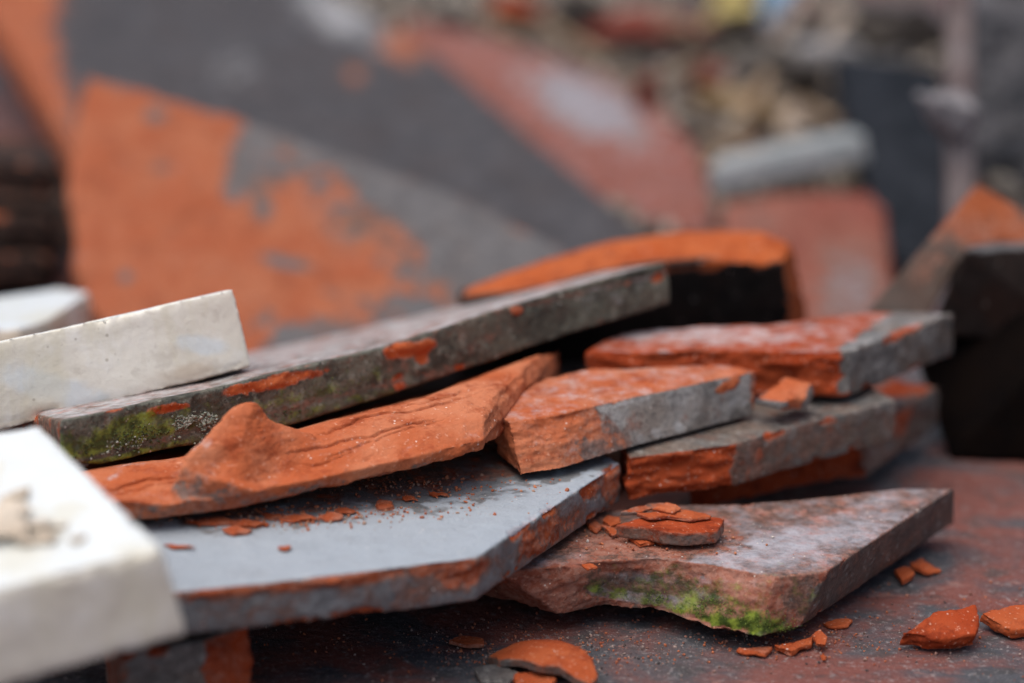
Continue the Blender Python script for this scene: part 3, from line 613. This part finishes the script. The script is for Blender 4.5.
# planks and sticks
def bar(name, a, b, wid, th, mat, label, cat, group=None, seed=1):
    a, b = P(*a), P(*b); d = (b - a) / np.linalg.norm(b - a); s_ = np.cross(d, [0, 0, 1]); s_ /= np.linalg.norm(s_); u = np.cross(s_, d)
    top = [a + s_ * wid / 2, b + s_ * wid / 2, b - s_ * wid / 2, a - s_ * wid / 2]; V, F = prism(top, [p - u * th for p in top])
    me = remesh([(V, F)], min(wid, th) / 6); V = getco(me); N = getno(me); V = V + N * (fbm(V * .8, seed, 4) * .08)[:, None]
    return tag(finish(name, me, V, mat), label, cat, group)
M_WOOD = plain_mat('tan_wood', (.25, .17, .09), (.33, .23, .13), (.22, .14, .08)); M_GREYW = plain_mat('grey_wood', (.25, .24, .24), (.36, .35, .35), (.18, .17, .17))
bar('wooden_lath', (700, 84, 112), (800, 112, 108), 1.4, .8, M_WOOD, 'tan wooden lath lying on the gravel above the pale grey edged tile', 'lath')
bar('plank', (795, 44, 112), (905, 38, 112), 2.2, 1.0, M_GREYW, 'grey weathered plank lying level above the blue black slate', 'plank')
bar('plank', (790, 130, 106), (850, 10, 118), 1.4, .8, plain_mat('brown_grey_wood', (.28, .23, .19), (.36, .30, .25)), 'brown grey strip of wood leaning up from the heap left of the slate', 'plank')
g = NG('pink_batten_paint'); sepx = g.nt.nodes.new('ShaderNodeSeparateXYZ'); g.link(g.tc.outputs['Object'], sepx.inputs[0])
cc = g.mix(g.ramp(g.noise(40, 5), .35, .65), (.15, .12, .12), (.10, .065, .062)); cc = g.mix(g.ramp(sepx.outputs[2], .085, .105), cc, (.45, .14, .08)); g.link(cc, g.b.inputs['Base Color'])
bar('batten', (962, 240, 84), (960, -40, 86), 1.0, .8, g.m, 'pinkish upright batten with a rusty orange upper end, right of the blue black slate', 'batten')
M_TWIG = plain_mat('twig_bark', (.20, .14, .09), (.30, .22, .15), (.10, .07, .05))
for k, (xa, ya, Da, xb, yb, Db, wd) in enumerate([(540, 20, 119, 610, 60, 114, .5), (640, 90, 108, 700, 60, 112, .45), (690, 130, 104, 760, 150, 102, .5), (770, 70, 111, 740, 130, 105, .6), (660, 20, 119, 730, 45, 116, .5), (470, 10, 121, 520, 35, 117, .45), (800, 100, 107, 835, 120, 105, .5), (720, 150, 102, 690, 185, 99, .4), (590, 90, 109, 640, 75, 110, .4)]):
    bar('twig', (xa, ya - 2, Da), (xb, yb - 2, Db), wd, wd * .8, M_TWIG, ['brown twig above the top end of the pink slab', 'brown twig left of the tan wooden lath', 'brown twig between the lath and the pale grey edged tile', 'brown twig just left of the leaning brown strip of wood', 'brown twig beside the largest red brick lump', 'brown twig by the pale crumbly mortar lump', 'brown twig touching the blue black slate', 'short brown twig at the left end of the pale grey edged tile', 'brown twig along the upper rim of the pink slab'][k], 'twig', 'twigs on the gravel heap', 500 + k)
for k, (x, y, D) in enumerate([(730, 35, 114), (590, 10, 121), (800, 75, 109), (670, 130, 104), (870, 20, 112), (905, 45, 108)]):
    rock(x, y, D, [1.3, 1.5, 1.1, .9, 1.9, 1.6][k], plain_mat('dark_clod' + str(k), (.03, .026, .024), (.07, .06, .052)), ['dark clod left of the highest plank', 'dark clod near the top edge, above the largest red brick lump', 'dark clod touching the leaning brown strip of wood', 'dark clod at the upper rim of the pink slab', 'dark clod above the blue black slate', 'dark clod between the slate and the pinkish batten'][k], 'clod', (1.3, 1, .7), 520 + k, 'dark clods in the rubble', 'dark_clod')
# crumpled plastic sheet at upper right
X = np.linspace(0, 1, 90); gx, gy = np.meshgrid(X, X); a, b, c_, d = P(968, -30, 98), P(1090, -30, 96), P(968, 200, 86), P(1090, 200, 84)
V = (a * (1 - gx.ravel()[:, None]) + b * gx.ravel()[:, None]) * (1 - gy.ravel()[:, None]) + (c_ * (1 - gx.ravel()[:, None]) + d * gx.ravel()[:, None]) * gy.ravel()[:, None]
rg = 1 - np.abs(fbm(V * .22, 9, 4)) * 3; V[:, 1] += rg * 1.2; V[:, 2] += fbm(V * .3, 10, 3) * 1.2
i = np.arange(8100).reshape(90, 90); Fq = np.stack([i[:-1, :-1], i[:-1, 1:], i[1:, 1:], i[1:, :-1]], -1).reshape(-1, 4)
me = bpy.data.meshes.new('p'); me.from_pydata(V.tolist(), [], Fq.tolist())
pm = plain_mat('grey_plastic', (.02, .021, .024), (.10, .097, .105), rough=.5, sc=25)
o = finish('plastic_sheet', me, V, pm); md = o.modifiers.new('s', 'SOLIDIFY'); md.thickness = .0008
tag(o, 'crumpled dark grey plastic sheet hanging behind the batten in the upper right corner', 'plastic sheet')
rock(945, 115, 84, .85, plain_mat('white_rag', (.18, .17, .18), (.26, .25, .26)), 'whitish crumpled rag caught on the pinkish batten', 'rag', (1.4, .7, 1.1), 21, None, 'rag')
rock(775, 6, 118, .9, plain_mat('blue_plastic', (.25, .42, .6), (.4, .55, .7), rough=.4), 'small light blue plastic scrap at the top edge of the photo', 'plastic scrap', (.8, .8, 1), 22, None, 'plastic_scrap')
rock(738, 6, 119, 1.0, plain_mat('yellow_plastic', (.5, .4, .14), (.6, .5, .2), rough=.5), 'small yellow scrap beside the light blue scrap at the top edge', 'plastic scrap', (1.2, .8, .7), 23, None, 'plastic_scrap')

# ------------------------------------------------------------------ LICHEN on the mossy slab (part)
def scatter(o, spots, seed, r0, r1, name, mat, label, flat=.6):
    """tiny grains sitting on the real surface of thing o, as ONE child part"""
    V = getco(o.data) / S + np.array(o.location) / S; N = getno(o.data); px, py = project(V); rs = np.random.default_rng(seed)
    face = (N @ FW) < .1; sp = []
    for (cx, cy, sx, sy, ang, n) in spots:
        d = ell(px, py, cx, cy, sx, sy, ang); w_ = np.exp(-d ** 2 * 1.2) * face * np.maximum(fbm(V * 2.2, seed, 3) + .12, 0); c_ = np.cumsum(w_); k_ = np.searchsorted(c_, rs.random(n) * c_[-1])
        for k in np.minimum(k_, len(V) - 1):
            r_ = r0 + (r1 - r0) * rs.random() ** 2.5; q = V[k] + rs.normal(size=3) * .02 + N[k] * r_ * .25; sp.append((q[0], q[1], q[2], r_))
    me, V2, val = stones(sp, seed + 1, 1)
    return tag(finish(name, me, V2, mat, dict(tone=val), parent=o), label, kind='stuff')
M_LICH = gravel_mat('grey_green_lichen', [(.14, .15, .11), (.28, .30, .24), (.20, .22, .17), (.36, .37, .32)])
M_MOSSG = gravel_mat('dark_moss', [(.035, .045, .015), (.08, .10, .022), (.05, .06, .018), (.12, .13, .04)])
M_MOSSB = gravel_mat('bright_moss', [(.05, .08, .015), (.13, .20, .03), (.09, .13, .025), (.20, .27, .05)])
scatter(o5, [(190, 424, 12, 6, 0, 900), (206, 420, 7, 5, 0, 500), (150, 437, 20, 7, -15, 260), (120, 447, 20, 6, -15, 80), (205, 438, 40, 6, -12, 120)], 3, .015, .055, 'lichen', M_LICH, 'grey-green crusty lichen on the edge')
scatter(o5, [(105, 446, 40, 11, -14, 1200), (140, 436, 30, 9, -14, 500), (300, 405, 60, 12, -14, 350)], 4, .012, .04, 'moss', M_MOSSG, 'dark green moss on the edge')
scatter(o1, [(740, 614, 44, 10, 14, 1500), (700, 606, 40, 6, 12, 500), (650, 598, 50, 4, 6, 200), (765, 625, 22, 8, 10, 500)], 5, .007, .018, 'moss', M_MOSSB, 'bright green moss along the broken corner')
# ------------------------------------------------------------------ LOOSE FLAKES
def flake(px_out, z, th, label, mat=M_CHIP, tilt=(0, 0), seed=1, group=None, clay=1, sideclay=1, vox=None, name='clay_flake', arch=0):
    """thin chip whose top outline is given in photo pixels at height z (cm)"""
    if z < 1 and not arch: z = th + abs(tilt[1]) * .3 + .06
    elif 1.95 < z < 2.35 and seed < 400: z = 1.92 + th * .9
    c0 = HZ(z).at(*np.mean(px_out, 0)); pl = Plane(c0, c0 + np.array([1, 0, tilt[0]]), c0 + np.array([0, 1, tilt[1]]))
    rs_ = np.random.default_rng(seed * 3); q_ = []
    for a_, b_ in zip(px_out, px_out[1:] + px_out[:1]): q_ += [a_, tuple(np.array(a_) * .5 + np.array(b_) * .5 + rs_.normal(size=2) * np.hypot(b_[0] - a_[0], b_[1] - a_[1]) * .07 * np.array([1, .5]))]
    pts = [pl.at(*p) for p in q_]
    ext = max(np.linalg.norm(a - c0) for a in pts)
    def df(V):
        if not arch: return V
        d = (V - c0) / ext; V = V.copy(); V[:, 2] -= arch * np.clip((d[:, 0] ** 2 + d[:, 1] ** 2), 0, 1.2); return V
    o = slab(name, mat, pts, thick=th, sides=[sideclay] * len(pts), top_clay=clay, vox=vox or max(.018, th / 8), seed=seed, rough=.06, skin=.006, chip=.03, deform=df, sagtop=0, edger=-.02)
    return tag(o, label, 'tile chip', group)
zt = 1.95
flake([(616, 525), (645, 515), (700, 514), (725, 519), (717, 531), (665, 532)], zt + .44, .36, 'thickest wedge shaped tile chip on the green cornered tile', seed=301, sideclay=.42, mat=M_RED)
flake([(636, 513), (665, 508), (706, 512), (711, 516), (690, 519), (650, 518)], zt + .56, .09, 'thin flat flake lying on the thickest wedge shaped chip', seed=302, sideclay=.7)
flake([(620, 512), (640, 504), (664, 503), (664, 508), (640, 512)], zt + .50, .09, 'dark thin flake behind the wedge shaped chip', seed=303, sideclay=.4, clay=.6)
flake([(650, 508), (668, 502), (682, 507), (672, 511)], zt + .64, .07, 'small pinkish flake on top of the pile on the green cornered tile', seed=304, mat=M_LIGHT)
flake([(601, 519), (608, 514), (620, 516), (622, 522), (610, 526)], zt + .25, .14, 'rounded orange chip left of the wedge shaped chip', seed=305)
flake([(628, 536), (640, 530), (652, 534), (655, 541), (640, 544)], zt + .3, .12, 'crumbled orange flake in front of the wedge shaped chip', seed=306)
flake([(650, 538), (660, 535), (672, 540), (660, 543)], zt + .16, .08, 'slim orange flake right of the crumbled flake', seed=307)
flake([(600, 524), (612, 527), (622, 532), (612, 535)], zt + .22, .12, 'dark red flake below the rounded orange chip', seed=308, sideclay=.5)
flake([(586, 522), (594, 519), (602, 526), (596, 531)], zt + .12, .07, 'small dark flake against the edge of the blue-grey topped tile', seed=309, clay=.7)
flake([(581, 565), (590, 563), (596, 567), (588, 569)], zt + .06, .05, 'tiny orange flake alone on the front of the green cornered tile', seed=310)
# ground flakes
flake([(487, 640), (520, 633), (556, 631), (582, 642), (598, 662), (592, 669), (560, 662), (520, 655), (498, 650)], .62, .24, 'large curved shell shaped orange chip on the ground, lower middle', seed=311, arch=.42, sideclay=.35)
flake([(448, 640), (462, 635), (484, 638), (484, 644), (460, 643)], .3, .12, 'small flat chip just left of the shell shaped chip', seed=312, sideclay=.6)
flake([(530, 664), (545, 659), (564, 662), (560, 671), (542, 672)], .3, .16, 'pale pinkish chip in front of the shell shaped chip', seed=313, mat=M_LIGHT, clay=.8)
flake([(474, 668), (495, 664), (518, 672), (508, 684), (482, 682)], .25, .12, 'grey flat chip at the bottom edge of the photo', seed=314, clay=.1, sideclay=.3)
flake([(515, 674), (535, 671), (556, 678), (545, 690), (520, 688)], .26, .12, 'orange chip touching the bottom edge right of the grey flat chip', seed=315)
flake([(500, 652), (520, 656), (530, 664), (508, 664)], .2, .1, 'little reddish chip beneath the left end of the shell shaped chip', seed=316, clay=.8)
flake([(900, 634), (935, 612), (976, 604), (978, 624), (975, 634), (930, 638)], .75, .42, 'large triangular orange chip on the ground at the lower right', seed=317, tilt=(0, .35), mat=M_RED, clay=1)
flake([(981, 612), (1005, 604), (1040, 603), (1040, 624), (1012, 630)], .55, .3, 'orange chip cut off by the right edge of the photo', seed=318, tilt=(0, .25))
flake([(910, 562), (922, 556), (943, 571), (930, 573)], .5, .14, 'leaning orange chip beneath the right end of the green cornered tile', seed=319, tilt=(-.2, .1))
flake([(896, 570), (908, 566), (914, 573), (902, 581)], .35, .14, 'small orange chip next to the leaning chip under the tile end', seed=320)
flake([(812, 634), (820, 629), (828, 636), (826, 645), (816, 644)], .38, .14, 'oval orange chip just right of the green mossy corner', seed=321, tilt=(0, .5))
flake([(775, 645), (795, 640), (814, 635), (812, 643), (792, 651)], .3, .16, 'long orange chip under the green mossy corner', seed=322)
flake([(822, 622), (838, 619), (850, 620), (846, 625), (828, 626)], .25, .08, 'thin flake on the ground right of the oval chip', seed=323)
flake([(818, 653), (824, 651), (829, 655), (824, 659)], .2, .1, 'tiny round orange crumb below the oval chip', seed=324)
flake([(738, 648), (752, 645), (772, 647), (765, 653)], .3, .12, 'shaded flake under the green cornered tile', seed=325, clay=.7)
# flakes on the blue-grey tile under the lumpy tile
tz = lambda x, y: PL((170, 592, 52.6), (478, 556, 55.3), (622, 462, 61.8)).at(x, y)[2]
k = 0
for (x, y, wd, hh) in [(215, 521, 50, 7), (250, 524, 34, 5), (300, 518, 40, 6), (272, 514, 26, 5), (345, 510, 26, 5), (235, 530, 24, 4), (385, 502, 16, 7), (180, 545, 30, 4), (285, 547, 12, 4), (440, 493, 22, 4), (330, 516, 22, 4), (410, 497, 16, 4)]:
    rs = np.random.default_rng(400 + k); n = 9
    out = [(x + wd * .62 * math.cos(a) * rs.uniform(.6, 1.15), y + hh * .8 * math.sin(a) * rs.uniform(.4, 1.2)) for a in np.linspace(0, 2 * math.pi, n, endpoint=False)]
    lab = ['long thin flake at the left under the lumpy tile', 'slim flake overlapping the long thin one under the lumpy tile', 'flat flake in the middle of the row under the lumpy tile', 'small dark flake tucked behind the row under the lumpy tile',
           'flake at the right end of the row under the lumpy tile', 'narrow flake lying in front of the row under the lumpy tile', 'roundish crumb alone in the shade under the lumpy tile', 'orange sliver alone on the blue-grey tile beside the nearest cream block',
           'tiny orange sliver alone on the open blue-grey top', 'flake deep in shade left of the mottled middle tile', 'short flake between two longer ones under the lumpy tile', 'small flake in the shade under the right half of the lumpy tile'][k]
    flake(out, tz(x, y) + .09, .06 if k != 6 else .2, lab, seed=400 + k, group='flakes under the lumpy tile', clay=.85, sideclay=.7, tilt=(rs.uniform(-.08, .08), rs.uniform(-.1, .15))); k += 1

# ------------------------------------------------------------------ fine grit (nobody could count it)
def grit(name, spots, mat, label, seed, rmin, rmax):
    rs = np.random.default_rng(seed); sp = []
    for (x, y, sx, sy, n, fn) in spots:
        for _ in range(n):
            qx, qy = x + rs.normal() * sx, y + rs.normal() * sy; p = fn(qx, qy); r = rmin + (rmax - rmin) * rs.random() ** 3
            if p is not None: sp.append((p[0], p[1], p[2] + r * .4, r))
    me, V, val = stones(sp, seed, 1)
    return tag(finish(name, me, V, mat, dict(tone=val), origin=np.zeros(3)), label, 'grit', kind='stuff')
def on(z): pl = HZ(z); return lambda x, y: pl.at(x, y)
def ong(x, y):
    p = HZ(.05).at(x, y); p[2] = gzp(p[0], p[1]); return p
T2 = PL((170, 592, 52.6), (478, 556, 55.3), (622, 462, 61.8))
grit('grit', [(560, 640, 90, 16, 1100, ong), (880, 620, 110, 35, 800, ong), (540, 660, 70, 12, 700, ong), (800, 642, 50, 6, 400, ong), (400, 640, 120, 20, 300, ong)],
     gravel_mat('grit', [(.30, .08, .04), (.45, .14, .06), (.06, .05, .05), (.38, .12, .06), (.34, .26, .23), (.2, .1, .08)]), 'fine red and pale grit scattered on the ground', 61, .008, .05)
grit('grit', [(330, 512, 90, 4, 450, lambda x, y: T2.at(x, y)), (430, 488, 60, 8, 420, lambda x, y: T2.at(x, y)), (250, 522, 60, 4, 400, lambda x, y: T2.at(x, y))],
     gravel_mat('clay_crumbs', [(.32, .09, .04), (.5, .16, .07), (.25, .08, .05), (.42, .13, .06), (.5, .2, .1), (.4, .25, .18)]), 'clay crumbs on the blue-grey tile under the lumpy tile', 62, .012, .06)
grit('grit', [(630, 535, 35, 10, 220, lambda x, y: on(1.92)(x, y) if y > 508 else None), (700, 545, 60, 14, 90, lambda x, y: on(1.92)(x, y) if 512 < y < 556 else None)],
     gravel_mat('chip_crumbs', [(.32, .09, .04), (.5, .16, .07), (.3, .12, .08), (.42, .13, .06), (.5, .2, .1), (.6, .55, .5)]), 'crumbs round the chips on the green cornered tile', 63, .012, .05)
